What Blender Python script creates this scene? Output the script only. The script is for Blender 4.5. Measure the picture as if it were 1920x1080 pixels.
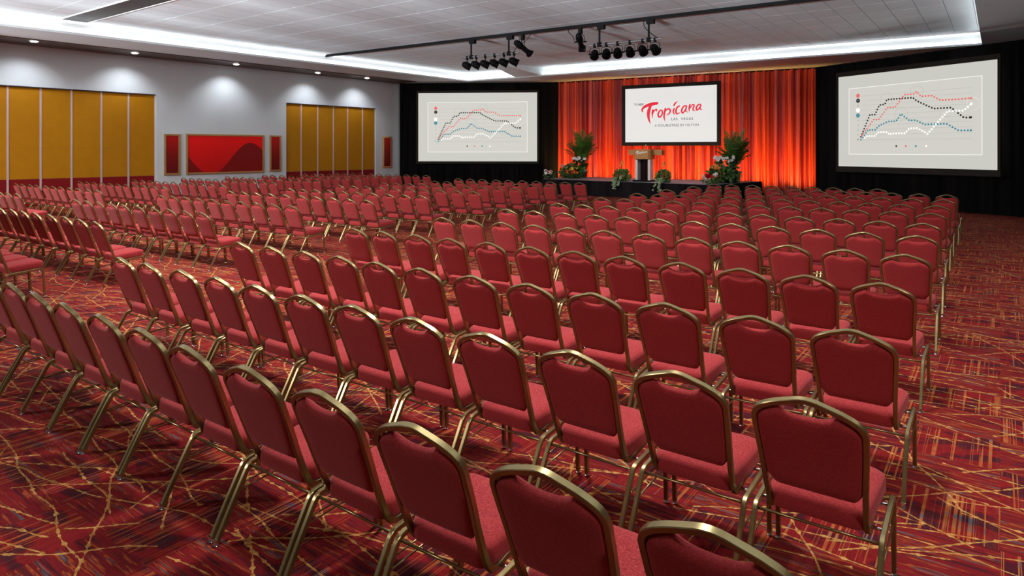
import bpy, bmesh, math, random
from mathutils import Vector, Matrix

for o in list(bpy.data.objects):
    bpy.data.objects.remove(o, do_unlink=True)
scene = bpy.context.scene
COL = scene.collection
random.seed(7)
PI = math.pi

# ------------------------------------------------------------------ camera
F_PX, TH, HOR, EYE = 1250.0, math.radians(36.22), 281.7, 1.94
CT, ST = math.cos(TH), math.sin(TH)
cam_d = bpy.data.cameras.new('camera')
cam = bpy.data.objects.new('camera', cam_d)
COL.objects.link(cam)
cam.location = (0, 0, EYE)
cam.rotation_euler = (PI / 2, 0, TH)
cam_d.sensor_width = 36.0
cam_d.lens = F_PX / 1920.0 * 36.0
cam_d.shift_y = (HOR - 540.0) / 1920.0
cam_d.clip_start = 0.05
cam_d.clip_end = 200
scene.camera = cam

# ------------------------------------------------------------------ world and exposure
world = bpy.data.worlds.new('world')
scene.world = world
world.use_nodes = True
bgn = world.node_tree.nodes['Background']
bgn.inputs[0].default_value = (1.0, 0.97, 0.94, 1)
bgn.inputs[1].default_value = 0.05
vs = scene.view_settings
vs.view_transform = 'Standard'
vs.look = 'None'
vs.gamma = 1.0
vs.use_curve_mapping = False
vs.exposure = 0.12

CEIL_FILL = 14000.0    # watts of the added lamps lifting the ceiling
COVE = 9.0          # cove strip strength
HOUSE = 1300.0       # house spot watts
WASH = 430.0         # wall downlight watts

def spot_lamp(loc, aim, watts, angle, color=(1, 1, 1), radius=0.08, blend=0.6, name='spot_lamp', parent=None):
    d = bpy.data.lights.new(name, 'SPOT')
    d.energy = watts
    d.spot_size = math.radians(angle)
    d.spot_blend = blend
    d.color = color
    d.shadow_soft_size = radius
    o = bpy.data.objects.new(name, d)
    COL.objects.link(o)
    o.location = loc
    o.rotation_euler = (Vector(aim) - Vector(loc)).to_track_quat('-Z', 'Y').to_euler()
    if parent:
        o.parent = parent
        o.matrix_parent_inverse = parent.matrix_basis.inverted()
    return o

# house lights in the ceiling behind the photographer, aimed over the seating
for hx, hy, k, fwd in ((-23, 3.0, 1.05, 7.5), (-19, 3.0, 1.05, 7.5), (-15, 3.0, 1.0, 7.5), (-11, 3.2, 0.95, 7.0), (-7, 3.9, 0.75, 4.0), (-3, 4.2, 0.75, 1.2)):
    spot_lamp((hx, hy, 5.85), (hx - 0.5, hy + fwd, 0.4), HOUSE * k, 125, (1, 0.98, 0.96), 0.35, 0.8, 'house_lamp')
# stray light from behind falling on the first rows
spot_lamp((-12.5, -4.5, 5.7), (-7.6, 1.9, 0.3), 1700, 62, (1, 0.97, 0.95), 0.3, 0.9, 'house_lamp')
# unseen fill lamps added behind the camera to brighten the ceiling
for hx in (-22, -18, -14, -10, -6, -2, 2):
    spot_lamp((hx, -6.0, 2.3), (hx - 1.0, 9.0, 2.3 + 15 * math.tan(math.radians(16.3))), CEIL_FILL, 23, (0.86, 0.95, 1.0), 0.5, 0.5, 'ceiling_fill_lamp')
for hx in (-19, -15, -11, -7, -3, 1, 4.5):
    spot_lamp((hx, -6.0, 2.3), (hx - 0.5, 9.0, 2.3 + 15 * math.tan(math.radians(11.5))), CEIL_FILL * 0.85, 13, (0.86, 0.95, 1.0), 0.5, 0.6, 'ceiling_fill_lamp')
for i, hy in enumerate((0.0, 6.0, 12.0)):
    spot_lamp((3.6, hy, 5.45), (1.6, hy + 1.5, 0), 480, 110, (1, 0.93, 0.86), 0.25, 0.8, 'aisle_lamp')

# ------------------------------------------------------------------ pixel helpers (photo frame 1920 x 1080)
def ray(px):
    l = (px - 960.0) / F_PX
    return -ST + CT * l, CT + ST * l            # world X, Y per unit of depth
def at_z(px, py, z):
    d = (z - EYE) * F_PX / (HOR - py)
    rx, ry = ray(px)
    return Vector((rx * d, ry * d, z))
def on_line(px, p0, p1):
    rx, ry = ray(px)
    dx, dy = p1[0] - p0[0], p1[1] - p0[1]
    d = (p0[0] * dy - p0[1] * dx) / (rx * dy - ry * dx)
    return Vector((rx * d, ry * d)), d
def z_on(py, d):
    return EYE + (HOR - py) / F_PX * d

# ------------------------------------------------------------------ materials
def nt(name):
    m = bpy.data.materials.new(name)
    m.use_nodes = True
    t = m.node_tree
    return m, t, t.nodes['Principled BSDF']
def N(t, kind, **kw):
    n = t.nodes.new(kind)
    for k, v in kw.items():
        setattr(n, k, v)
    return n
def link(t, a, b):
    t.links.new(a, b)
def mathn(t, op, a, b=None, clamp=False):
    n = N(t, 'ShaderNodeMath', operation=op, use_clamp=clamp)
    for i, v in enumerate((a, b)):
        if v is None:
            continue
        if isinstance(v, (int, float)):
            n.inputs[i].default_value = v
        else:
            link(t, v, n.inputs[i])
    return n.outputs[0]
def mixc(t, fac, a, b):
    n = N(t, 'ShaderNodeMix', data_type='RGBA')
    for i, v in ((0, fac), (6, a), (7, b)):
        if isinstance(v, (int, float)):
            n.inputs[i].default_value = v
        elif isinstance(v, tuple):
            n.inputs[i].default_value = (*v[:3], 1)
        else:
            link(t, v, n.inputs[i])
    return n.outputs[2]
def ramp(t, fac, stops, interp='LINEAR'):
    n = N(t, 'ShaderNodeValToRGB')
    n.color_ramp.interpolation = interp
    e = n.color_ramp.elements
    while len(e) < len(stops):
        e.new(0.5)
    for i, (p, c) in enumerate(stops):
        e[i].position = p
        e[i].color = (*c, 1)
    link(t, fac, n.inputs[0])
    return n.outputs[0]
def noise(t, vec, scale, detail=2.0, rough=0.5):
    n = N(t, 'ShaderNodeTexNoise')
    n.inputs['Scale'].default_value = scale
    n.inputs['Detail'].default_value = detail
    n.inputs['Roughness'].default_value = rough
    if vec is not None:
        link(t, vec, n.inputs['Vector'])
    return n.outputs[0]
def mapped(t, vec, scale=(1, 1, 1), rot=(0, 0, 0), loc=(0, 0, 0)):
    n = N(t, 'ShaderNodeMapping')
    n.inputs['Scale'].default_value = scale
    n.inputs['Rotation'].default_value = rot
    n.inputs['Location'].default_value = loc
    link(t, vec, n.inputs['Vector'])
    return n.outputs[0]

def plain(name, col, rough=0.6, metal=0.0, var=0.08, scale=6.0, spec=0.5, bump=0.0):
    m, t, b = nt(name)
    tc = N(t, 'ShaderNodeTexCoord')
    nz = noise(t, tc.outputs['Object'], scale, 3)
    lo = tuple(c * (1 - var) for c in col)
    hi = tuple(min(1, c * (1 + var)) for c in col)
    link(t, ramp(t, nz, [(0.3, lo), (0.7, hi)]), b.inputs['Base Color'])
    b.inputs['Roughness'].default_value = rough
    b.inputs['Metallic'].default_value = metal
    b.inputs['Specular IOR Level'].default_value = spec
    if bump:
        bn = N(t, 'ShaderNodeBump')
        bn.inputs['Strength'].default_value = bump
        bn.inputs['Distance'].default_value = 0.002
        link(t, noise(t, tc.outputs['Object'], scale * 30, 2), bn.inputs['Height'])
        link(t, bn.outputs[0], b.inputs['Normal'])
    return m
def glow(name, col, strength):
    m, t, b = nt(name)
    b.inputs['Base Color'].default_value = (*(0.2 * c for c in col), 1)
    b.inputs['Emission Color'].default_value = (*col, 1)
    b.inputs['Emission Strength'].default_value = strength
    return m

def carpet_material():
    m, t, b = nt('carpet')
    g = N(t, 'ShaderNodeNewGeometry')
    sep = N(t, 'ShaderNodeSeparateXYZ')
    link(t, g.outputs['Position'], sep.inputs[0])
    B = 0.5
    x = mathn(t, 'DIVIDE', sep.outputs[0], B * 0.92)
    y = mathn(t, 'DIVIDE', sep.outputs[1], B)
    cx, cy = mathn(t, 'FLOOR', x), mathn(t, 'FLOOR', y)
    par = mathn(t, 'PINGPONG', mathn(t, 'ADD', cx, cy), 1.0)          # 0 / 1 checker
    def swap(a, c):
        n = N(t, 'ShaderNodeMix', data_type='FLOAT')
        link(t, par, n.inputs[0]); link(t, a, n.inputs[2]); link(t, c, n.inputs[3])
        return n.outputs[0]
    u, v = swap(x, y), swap(y, x)
    cell = mathn(t, 'ADD', mathn(t, 'MULTIPLY', cx, 7.13), mathn(t, 'MULTIPLY', cy, 3.71))
    def comb(a, c, d):
        n = N(t, 'ShaderNodeCombineXYZ')
        for i, q in enumerate((a, c, d)):
            if isinstance(q, (int, float)):
                n.inputs[i].default_value = q
            else:
                link(t, q, n.inputs[i])
        return n.outputs[0]
    st = noise(t, comb(mathn(t, 'MULTIPLY', u, 1.1), mathn(t, 'MULTIPLY', v, 17.0), cell), 1.0, 2.5, 0.6)
    fine = ramp(t, st, [(0.0, (0.035, 0.006, 0.012)), (0.38, (0.075, 0.008, 0.014)), (0.455, (0.24, 0.010, 0.012)), (0.55, (0.15, 0.006, 0.010)), (0.585, (0.46, 0.09, 0.02)), (0.62, (0.09, 0.010, 0.018)), (0.68, (0.09, 0.11, 0.14)), (0.72, (0.36, 0.05, 0.02))])
    st2 = noise(t, comb(mathn(t, 'MULTIPLY', u, 0.12), mathn(t, 'MULTIPLY', v, 17.0), mathn(t, 'ADD', cell, 40.0)), 1.0, 1.5, 0.5)
    stripes = ramp(t, st2, [(0.555, (0, 0, 0)), (0.57, (1, 1, 1)), (0.62, (1, 1, 1)), (0.635, (0, 0, 0))])
    blot = noise(t, comb(mathn(t, 'MULTIPLY', x, 2.0), mathn(t, 'MULTIPLY', y, 4.2), 0.0), 1.0, 1.0)
    patch = ramp(t, blot, [(0.40, (0.055, 0.008, 0.016)), (0.47, (0.13, 0.006, 0.010)), (0.52, (0.27, 0.010, 0.012)), (0.60, (0.21, 0.008, 0.010))])
    stripe_col = ramp(t, noise(t, comb(mathn(t, 'MULTIPLY', u, 3.0), v, cell), 1.5, 1.0), [(0.4, (0.42, 0.085, 0.02)), (0.58, (0.46, 0.15, 0.04)), (0.70, (0.10, 0.14, 0.17))])
    broad = mixc(t, stripes, patch, stripe_col)
    mix1 = mixc(t, mathn(t, 'ADD', mathn(t, 'MULTIPLY', par, -0.75), 0.9), broad, fine)
    # gold twigs: thin straight segments laid in several directions, with knots
    gold = None
    for rot, sp, width, keep, seed in ((0.14, 0.20, 0.0048, 0.47, 0.0), (-0.24, 0.24, 0.0046, 0.49, 5.0), (0.55, 0.36, 0.0052, 0.52, 11.0), (-0.75, 0.42, 0.0055, 0.53, 17.0), (1.15, 0.55, 0.0050, 0.56, 23.0), (-0.45, 0.33, 0.0046, 0.54, 31.0)):
        mp = mapped(t, g.outputs['Position'], (1, 1, 0), (0, 0, rot), (seed, seed * 0.7, 0))
        s2 = N(t, 'ShaderNodeSeparateXYZ')
        link(t, mp, s2.inputs[0])
        pp, qq = s2.outputs[0], s2.outputs[1]
        bend = noise(t, comb(mathn(t, 'MULTIPLY', pp, 1.6), mathn(t, 'MULTIPLY', qq, 0.4), seed), 1.0, 1.0)
        qq = mathn(t, 'DIVIDE', mathn(t, 'ADD', qq, mathn(t, 'MULTIPLY', bend, 0.16)), sp)
        k = mathn(t, 'FLOOR', qq)
        wn = N(t, 'ShaderNodeTexWhiteNoise', noise_dimensions='1D')
        link(t, mathn(t, 'ADD', k, seed + 0.5), wn.inputs['W'])
        off = mathn(t, 'ADD', mathn(t, 'MULTIPLY', wn.outputs['Value'], 0.6), 0.2)
        dist = mathn(t, 'MULTIPLY', mathn(t, 'ABSOLUTE', mathn(t, 'SUBTRACT', mathn(t, 'FRACT', qq), off)), sp)
        knot = noise(t, comb(mathn(t, 'MULTIPLY', pp, 20.0), k, seed), 1.0, 1.0)
        wv = mathn(t, 'MULTIPLY', mathn(t, 'POWER', mathn(t, 'MULTIPLY', knot, 2.0), 3.4), width)
        on = mathn(t, 'LESS_THAN', dist, wv)
        seg = noise(t, comb(mathn(t, 'MULTIPLY', pp, 0.9), mathn(t, 'MULTIPLY', k, 7.7), seed), 1.0, 0.0)
        on = mathn(t, 'MULTIPLY', on, mathn(t, 'GREATER_THAN', seg, keep))
        gold = on if gold is None else mathn(t, 'MAXIMUM', gold, on)
    gcol = ramp(t, noise(t, g.outputs['Position'], 40.0, 2.0), [(0.35, (0.36, 0.15, 0.03)), (0.65, (0.66, 0.36, 0.11))])
    col = mixc(t, gold, mix1, gcol)
    pile = noise(t, g.outputs['Position'], 260.0, 2.0)
    col2 = N(t, 'ShaderNodeMix', data_type='RGBA', blend_type='MULTIPLY')
    col2.inputs[0].default_value = 0.55
    link(t, col, col2.inputs[6])
    link(t, ramp(t, pile, [(0.3, (0.45, 0.45, 0.45)), (0.7, (1.25, 1.25, 1.25))]), col2.inputs[7])
    link(t, col2.outputs[2], b.inputs['Base Color'])
    b.inputs['Roughness'].default_value = 0.95
    b.inputs['Specular IOR Level'].default_value = 0.15
    bn = N(t, 'ShaderNodeBump')
    bn.inputs['Strength'].default_value = 0.5
    bn.inputs['Distance'].default_value = 0.004
    link(t, pile, bn.inputs['Height']); link(t, bn.outputs[0], b.inputs['Normal'])
    return m

def fabric_material():
    m, t, b = nt('red_upholstery')
    tc = N(t, 'ShaderNodeTexCoord')
    thread = noise(t, mapped(t, tc.outputs['Object'], (110, 110, 900)), 1.0, 2.0, 0.5)
    base = ramp(t, thread, [(0.28, (0.23, 0.011, 0.013)), (0.5, (0.36, 0.028, 0.031)), (0.74, (0.50, 0.062, 0.062))])
    link(t, base, b.inputs['Base Color'])
    b.inputs['Roughness'].default_value = 0.85
    b.inputs['Specular IOR Level'].default_value = 0.2
    b.inputs['Sheen Weight'].default_value = 0.25
    b.inputs['Sheen Roughness'].default_value = 0.5
    b.inputs['Sheen Tint'].default_value = (1.0, 0.5, 0.5, 1)
    bn = N(t, 'ShaderNodeBump')
    bn.inputs['Strength'].default_value = 0.2
    bn.inputs['Distance'].default_value = 0.001
    link(t, thread, bn.inputs['Height']); link(t, bn.outputs[0], b.inputs['Normal'])
    return m

def drape_material(name, c0, c1, rough, sheen, tint, freq=2.2):
    m, t, b = nt(name)
    tc = N(t, 'ShaderNodeTexCoord')
    nz = noise(t, mapped(t, tc.outputs['Object'], (freq, freq, 0.05)), 1.0, 2.0)
    fin = noise(t, mapped(t, tc.outputs['Object'], (14, 14, 0.5)), 1.0, 2.0)
    mid = ramp(t, mathn(t, 'ADD', mathn(t, 'MULTIPLY', nz, 0.8), mathn(t, 'MULTIPLY', fin, 0.2)), [(0.40, c0), (0.60, c1)])
    link(t, mid, b.inputs['Base Color'])
    b.inputs['Roughness'].default_value = rough
    b.inputs['Sheen Weight'].default_value = sheen
    b.inputs['Specular IOR Level'].default_value = 0.5 if sheen else 0.1
    b.inputs['Sheen Tint'].default_value = (*tint, 1)
    return m

def wood_material(name, c0, c1, rough=0.4):
    m, t, b = nt(name)
    tc = N(t, 'ShaderNodeTexCoord')
    nz = noise(t, mapped(t, tc.outputs['Object'], (12, 1.0, 30)), 1.0, 4.0)
    link(t, ramp(t, nz, [(0.35, c0), (0.65, c1)]), b.inputs['Base Color'])
    b.inputs['Roughness'].default_value = rough
    return m

def art_material(name, origin, size, wave):
    # red panel with a darker wave shape printed on it (flat artwork); y along the wall, z up
    m, t, b = nt(name)
    tc = N(t, 'ShaderNodeTexCoord')
    sep = N(t, 'ShaderNodeSeparateXYZ')
    link(t, tc.outputs['Generated'], sep.inputs[0])
    h, v = sep.outputs[1], sep.outputs[2]
    if wave:
        edge = mathn(t, 'ADD', mathn(t, 'MULTIPLY', mathn(t, 'SINE', mathn(t, 'ADD', mathn(t, 'MULTIPLY', h, 5.6), 3.1)), -0.42), 0.38)
        edge = mathn(t, 'ADD', mathn(t, 'MULTIPLY', mathn(t, 'SINE', mathn(t, 'SUBTRACT', mathn(t, 'MULTIPLY', h, 6.0), 3.35)), 0.42), 0.38)
        low = mathn(t, 'LESS_THAN', v, edge)
        up = ramp(t, v, [(0.0, (0.55, 0.0, 0.0)), (0.8, (0.90, 0.0, 0.0))])
        col = mixc(t, low, up, (0.22, 0.0, 0.001))
    else:
        col = ramp(t, v, [(0.1, (0.13, 0.0, 0.0)), (0.5, (0.22, 0.0, 0.001)), (0.9, (0.48, 0.0, 0.001))])
    link(t, col, b.inputs['Base Color'])
    b.inputs['Roughness'].default_value = 0.35
    return m

MAT = {
    'carpet': carpet_material(),
    'fabric': fabric_material(),
    'gold': plain('antique_gold_metal', (0.34, 0.268, 0.12), 0.28, 0.85, 0.06, 20),
    'chrome': plain('chrome', (0.75, 0.76, 0.78), 0.12, 1.0, 0.03),
    'wall': plain('wall_paint', (0.60, 0.665, 0.70), 0.75, 0, 0.02, 1.5),
    'ceil': plain('ceiling_tile_white', (0.74, 0.79, 0.82), 0.85, 0, 0.03, 2.0, 0.2, 0.2),
    'gap': plain('ceiling_grid_grey', (0.30, 0.29, 0.30), 0.9, 0, 0.05),
    'soffit': plain('soffit_paint', (0.68, 0.73, 0.75), 0.8, 0, 0.02, 1.0, 0.2),
    'cove': plain('cove_white', (0.80, 0.82, 0.82), 0.8, 0, 0.01, 1.0, 0.2),
    'led': glow('cove_led', (0.93, 0.98, 1.0), COVE),
    'led_top': glow('cove_led_upper', (0.95, 0.98, 1.0), 2.6),
    'wood_dark': wood_material('dark_wood', (0.05, 0.022, 0.012), (0.09, 0.042, 0.024), 0.45),
    'yellow': plain('amber_panel_fabric', (0.43, 0.185, 0.0015), 0.7, 0, 0.04, 3.0, 0.2),
    'darkred': plain('crimson_base_panel', (0.20, 0.0015, 0.003), 0.6, 0, 0.05, 3.0, 0.3),
    'trimpink': plain('panel_edge_aluminium', (0.62, 0.50, 0.50), 0.45, 0.3, 0.03),
    'black': plain('black_metal', (0.004, 0.004, 0.0045), 0.6, 0.0, 0.1, 6.0, 0.08),
    'track': plain('dark_track', (0.045, 0.043, 0.045), 0.5, 0.3, 0.1),
    'bframe': plain('screen_border_black', (0.030, 0.026, 0.021), 0.7, 0, 0.1, 6.0, 0.2),
    'artframe': plain('gold_picture_frame', (0.62, 0.40, 0.17), 0.3, 0.7, 0.05),
    'steel': plain('steel_pipe', (0.30, 0.30, 0.31), 0.35, 0.8, 0.05),
    'reflector': plain('lamp_reflector', (0.55, 0.55, 0.55), 0.2, 1.0, 0.03),
    'blackdrape': drape_material('black_drape_cloth', (0.003, 0.0028, 0.0028), (0.008, 0.007, 0.007), 0.95, 0.0, (0.6, 0.55, 0.6)),
    'reddrape': drape_material('red_satin_curtain', (0.19, 0.003, 0.010), (0.62, 0.050, 0.008), 0.40, 0.08, (1.0, 0.45, 0.25), 3.0),  # two tones carry satin shimmer and shaded fold valleys in the colour
    'skirt': drape_material('stage_skirt_black', (0.006, 0.005, 0.007), (0.013, 0.011, 0.014), 0.85, 0.0, (0.7, 0.65, 0.8)),
    'deck': plain('stage_deck_grey', (0.26, 0.25, 0.30), 0.5, 0, 0.08, 4.0),
    'podium_wood': wood_material('podium_caramel_wood', (0.38, 0.17, 0.045), (0.48, 0.23, 0.07), 0.35),
    'white_gloss': plain('podium_white_post', (0.72, 0.70, 0.72), 0.3, 0.2, 0.03),
    'dark_gap': plain('dark_gap_gloss', (0.012, 0.006, 0.006), 0.08, 0, 0.1),
    'leaf': plain('leaf_green', (0.09, 0.21, 0.03), 0.45, 0, 0.45, 9.0),
    'leaf_dark': plain('leaf_dark_green', (0.03, 0.095, 0.018), 0.5, 0, 0.45, 9.0),
    'leaf_pale': plain('leaf_variegated', (0.16, 0.25, 0.12), 0.5, 0, 0.4, 12.0),
    'stem': plain('stem_brown_green', (0.07, 0.08, 0.02), 0.6, 0, 0.2),
    'pot': plain('dark_planter', (0.03, 0.025, 0.02), 0.6, 0, 0.1),
    'petal_white': plain('white_petal', (0.85, 0.83, 0.80), 0.5, 0, 0.04),
    'petal_red': plain('red_petal', (0.60, 0.01, 0.015), 0.5, 0, 0.1),
    'petal_pink': plain('salmon_petal', (0.72, 0.26, 0.20), 0.5, 0, 0.1),
    'petal_orange': plain('orange_petal', (0.80, 0.28, 0.05), 0.5, 0, 0.1),
    'petal_yellow': plain('yellow_petal', (0.75, 0.58, 0.08), 0.5, 0, 0.1),
    'slide': glow('projected_slide_ivory', (0.52, 0.52, 0.475), 1.0),
    'slide_in': glow('projected_chart_ground', (0.555, 0.55, 0.505), 1.0),
    'slide_white': glow('projected_white', (0.68, 0.67, 0.65), 1.0),
    'p_white': glow('projected_dot_white', (0.98, 0.98, 0.96), 1.0),
    'p_black': glow('projected_dot_black', (0.01, 0.01, 0.01), 1.0),
    'p_red': glow('projected_dot_coral', (0.72, 0.14, 0.13), 1.0),
    'p_teal': glow('projected_dot_teal', (0.03, 0.21, 0.28), 1.0),
    'p_grey': glow('projected_line_grey', (0.40, 0.40, 0.37), 1.0),
    'p_num': glow('projected_number_grey', (0.17, 0.17, 0.16), 1.0),
    'p_logo': glow('projected_logo_red', (0.68, 0.010, 0.035), 1.0),
    'p_ink': glow('projected_ink', (0.03, 0.03, 0.035), 1.0),
    'lamp': glow('downlight_lens', (1.0, 0.98, 0.95), 14.0),
}

# ------------------------------------------------------------------ mesh helpers
class MB:
    def __init__(self):
        self.v, self.f = [], []
    def add(self, vs, fs):
        n = len(self.v)
        self.v += [tuple(p) for p in vs]
        self.f += [tuple(i + n for i in q) for q in fs]
        return self
    def box(self, x0, x1, y0, y1, z0, z1, mtx=None):
        vs = [(x, y, z) for z in (z0, z1) for y in (y0, y1) for x in (x0, x1)]
        if mtx is not None:
            vs = [mtx @ Vector(p) for p in vs]
        return self.add(vs, [(0, 2, 3, 1), (4, 5, 7, 6), (0, 1, 5, 4), (2, 6, 7, 3), (0, 4, 6, 2), (1, 3, 7, 5)])
    def prism(self, pts, z0, z1):
        n = len(pts)
        vs = [(p[0], p[1], z0) for p in pts] + [(p[0], p[1], z1) for p in pts]
        return self.add(vs, [tuple(range(n - 1, -1, -1)), tuple(range(n, 2 * n))] + [(i, (i + 1) % n, n + (i + 1) % n, n + i) for i in range(n)])
    def sweep(self, path, prof, normal, cap=True, scale=None):
        # path of points, prof of (a, b): a along the transported normal, b along the binormal
        path = [Vector(p) for p in path]
        k, m = len(path), len(prof)
        nrm = Vector(normal).normalized()
        vs = []
        for i, p in enumerate(path):
            t = (path[min(i + 1, k - 1)] - path[max(i - 1, 0)]).normalized()
            nrm = (nrm - t * nrm.dot(t)).normalized()
            bi = t.cross(nrm)
            s = scale[i] if scale else 1.0
            vs += [p + nrm * (a * s) + bi * (b * s) for a, b in prof]
        fs = [(i * m + j, i * m + (j + 1) % m, (i + 1) * m + (j + 1) % m, (i + 1) * m + j) for i in range(k - 1) for j in range(m)]
        if cap:
            fs += [tuple(range(m - 1, -1, -1)), tuple((k - 1) * m + j for j in range(m))]
        return self.add(vs, fs)
    def tube(self, path, r, n=8, scale=None):
        path = [Vector(p) for p in path]
        t = path[1] - path[0]
        ref = (0, 0, 1) if abs(t.normalized().z) < 0.9 else (1, 0, 0)
        return self.sweep(path, [(r * math.cos(2 * PI * j / n), r * math.sin(2 * PI * j / n)) for j in range(n)], ref, True, scale)
    def lathe(self, prof, n=16, mtx=None):
        vs = [(r * math.cos(2 * PI * j / n), r * math.sin(2 * PI * j / n), z) for r, z in prof for j in range(n)]
        if mtx is not None:
            vs = [mtx @ Vector(p) for p in vs]
        k = len(prof)
        fs = [(i * n + j, i * n + (j + 1) % n, (i + 1) * n + (j + 1) % n, (i + 1) * n + j) for i in range(k - 1) for j in range(n)]
        fs += [tuple(range(n - 1, -1, -1)), tuple((k - 1) * n + j for j in range(n))]
        return self.add(vs, fs)
    def mesh(self, name, mat, smooth=False):
        me = bpy.data.meshes.new(name)
        me.from_pydata(self.v, [], self.f)
        me.update()
        if smooth:
            me.polygons.foreach_set('use_smooth', [True] * len(me.polygons))
            if smooth != 'all':
                me.set_sharp_from_angle(angle=math.radians(smooth if smooth is not True else 40))
        me.materials.append(MAT[mat])
        return me
    def build(self, name, mat, parent=None, smooth=False):
        return put(name, self.mesh(name, mat, smooth), parent)
def put(name, me, parent=None):
    o = bpy.data.objects.new(name, me)
    COL.objects.link(o)
    if parent:
        o.parent = parent
    return o
def thing(name, label, cat, loc=(0, 0, 0), rz=0.0, group=None):
    o = bpy.data.objects.new(name, None)
    COL.objects.link(o)
    o.empty_display_size = 0.2
    o.location = loc
    o.rotation_euler = (0, 0, rz)
    return tag(o, label, cat, group)
def tag(o, label, cat, group=None):
    o['label'] = label
    o['category'] = cat
    if group:
        o['group'] = group
    return o
def struct(o, label=None):
    o['kind'] = 'structure'
    if label:
        o['label'] = label
    return o
BAR = lambda w, d, b: [(w - b, d), (w, d - b), (w, -d + b), (w - b, -d), (-w + b, -d), (-w, -d + b), (-w, d - b), (-w + b, d)]

# ------------------------------------------------------------------ room shell
CEIL, SOF = 6.0, 5.55
WL = lambda y: -27.1 + 0.0377 * y            # face of the wall with the partitions
EDGE = lambda y: -23.63 + 0.0377 * y         # soffit edge along that wall
WP0, WP1 = (WL(0), 0.0), (WL(30), 30.0)
wx = lambda px: on_line(px, WP0, WP1)
BK0, BK1 = Vector((-22.6, 26.85)), Vector((-0.5, 27.9))   # soffit edge in front of the stage curtain

fl = MB()
fl.add([(-29, -10, 0), (12, -10, 0), (12, 34, 0), (-29, 34, 0)], [(0, 1, 2, 3)])
struct(fl.build('floor', 'carpet'), 'red carpet with maroon streaks and gold twig pattern')

ceil = struct(MB().add([(-29, -10, CEIL + 0.03), (-29, 34, CEIL + 0.03), (12, 34, CEIL + 0.03), (12, -10, CEIL + 0.03)], [(0, 1, 2, 3)]).build('ceiling', 'gap'),
              'white tiled ceiling with lit cove edges')
# tiles
TX, TY = 0.66, 1.32
tile_me = MB().box(-TX / 2 + 0.007, TX / 2 - 0.007, -TY / 2 + 0.007, TY / 2 - 0.007, 0, 0.012).mesh('ceiling_tile', 'ceil')
spots = []
for i in range(36):
    for j in range(-9, 20):
        x, y = -23.7 + (i + 0.5) * TX, 2.4 + (j + 0.5) * TY
        if y < 27.6:
            d = -ST * x + CT * y
            l = CT * x + ST * y
            vis = d > 1 and abs(l / d) < 0.82 and (CEIL - EYE) / d * F_PX < HOR + 20
            spots.append((0 if vis else 1, d * d + 0.0 * l, x, y))
spots.sort()
rest = MB()
for k, (nv, dd, x, y) in enumerate(spots):
    if k < 300 and not nv:
        o = put('ceiling_tile', tile_me, ceil)
        o.location = (x, y, CEIL)
    else:
        rest.box(x - TX / 2 + 0.006, x + TX / 2 - 0.006, y - TY / 2 + 0.006, y + TY / 2 - 0.006, CEIL, CEIL + 0.028)
o = rest.build('ceiling_tile_field', 'ceil', ceil)
o['kind'] = 'stuff'

# soffits (bottom slab) around the tiled field
def slab(pts, name):
    return MB().prism(pts, SOF, SOF + 0.07).build(name, 'soffit', ceil)
slab([(WL(-10) - 0.5, -10), (EDGE(-10), -10), (EDGE(26.85), 26.85), (WL(26.85) - 0.5, 26.85)], 'soffit')
slab([(-29, 26.85), (BK0.x, BK0.y), (BK1.x, BK1.y), (12, 27.9), (12, 34), (-29, 34)], 'soffit')
slab([(-0.5, -10), (12, -10), (12, 27.9), (-0.5, 27.9)], 'soffit')
# fascias and light strips
def cove(p0, p1, inward):
    p0, p1 = Vector(p0), Vector(p1)
    n = Vector(inward).normalized() * -0.2          # set the fascia back from the lip
    a, b = p0 + n, p1 + n
    nn = n.normalized()
    MB().prism([a, b, b + nn * 0.05, a + nn * 0.05], SOF + 0.07, CEIL + 0.02).build('cove_fascia', 'cove', ceil)
    e = -nn
    q0, q1 = a + e * 0.05, b + e * 0.05
    q = MB().prism([q0, q1, q1 + e * 0.05, q0 + e * 0.05], SOF + 0.072, SOF + 0.086).build('cove_light', 'led', ceil)
    q0, q1 = a + e * 0.004, b + e * 0.004
    q = MB().prism([q0, q1, q1 + e * 0.05, q0 + e * 0.05], CEIL - 0.02, CEIL - 0.005).build('cove_light', 'led_top', ceil)
bdir = (BK1 - BK0).normalized()
bn_ = (bdir.y, -bdir.x)
cove((EDGE(-8), -8), (EDGE(27.08), 27.08), (1, -0.0377))
cove(BK0 - bdir * 0.2, BK0 + bdir * 3.1, bn_)
cove(BK0 + bdir * 4.5, BK1, bn_)
cove((-0.5, 27.8), (-0.5, -8), (-1, 0))
# tapered white rib between the two ends of the rear cove
pl, pr = BK0 + bdir * 3.0, BK0 + bdir * 4.6
r = MB()
f0, f1 = Vector((-19.35, 24.6)), Vector((-18.75, 24.6))
r.add([(pl.x, pl.y + 0.3, SOF), (pr.x, pr.y + 0.3, SOF), (f1.x, f1.y, CEIL - 0.03), (f0.x, f0.y, CEIL - 0.03),
       (pl.x, pl.y + 0.3, CEIL), (pr.x, pr.y + 0.3, CEIL), (f1.x, f1.y, CEIL), (f0.x, f0.y, CEIL)],
      [(0, 3, 2, 1), (4, 5, 6, 7), (0, 1, 5, 4), (1, 2, 6, 5), (2, 3, 7, 6), (3, 0, 4, 7)])
r.build('ceiling_rib', 'soffit', ceil)
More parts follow.
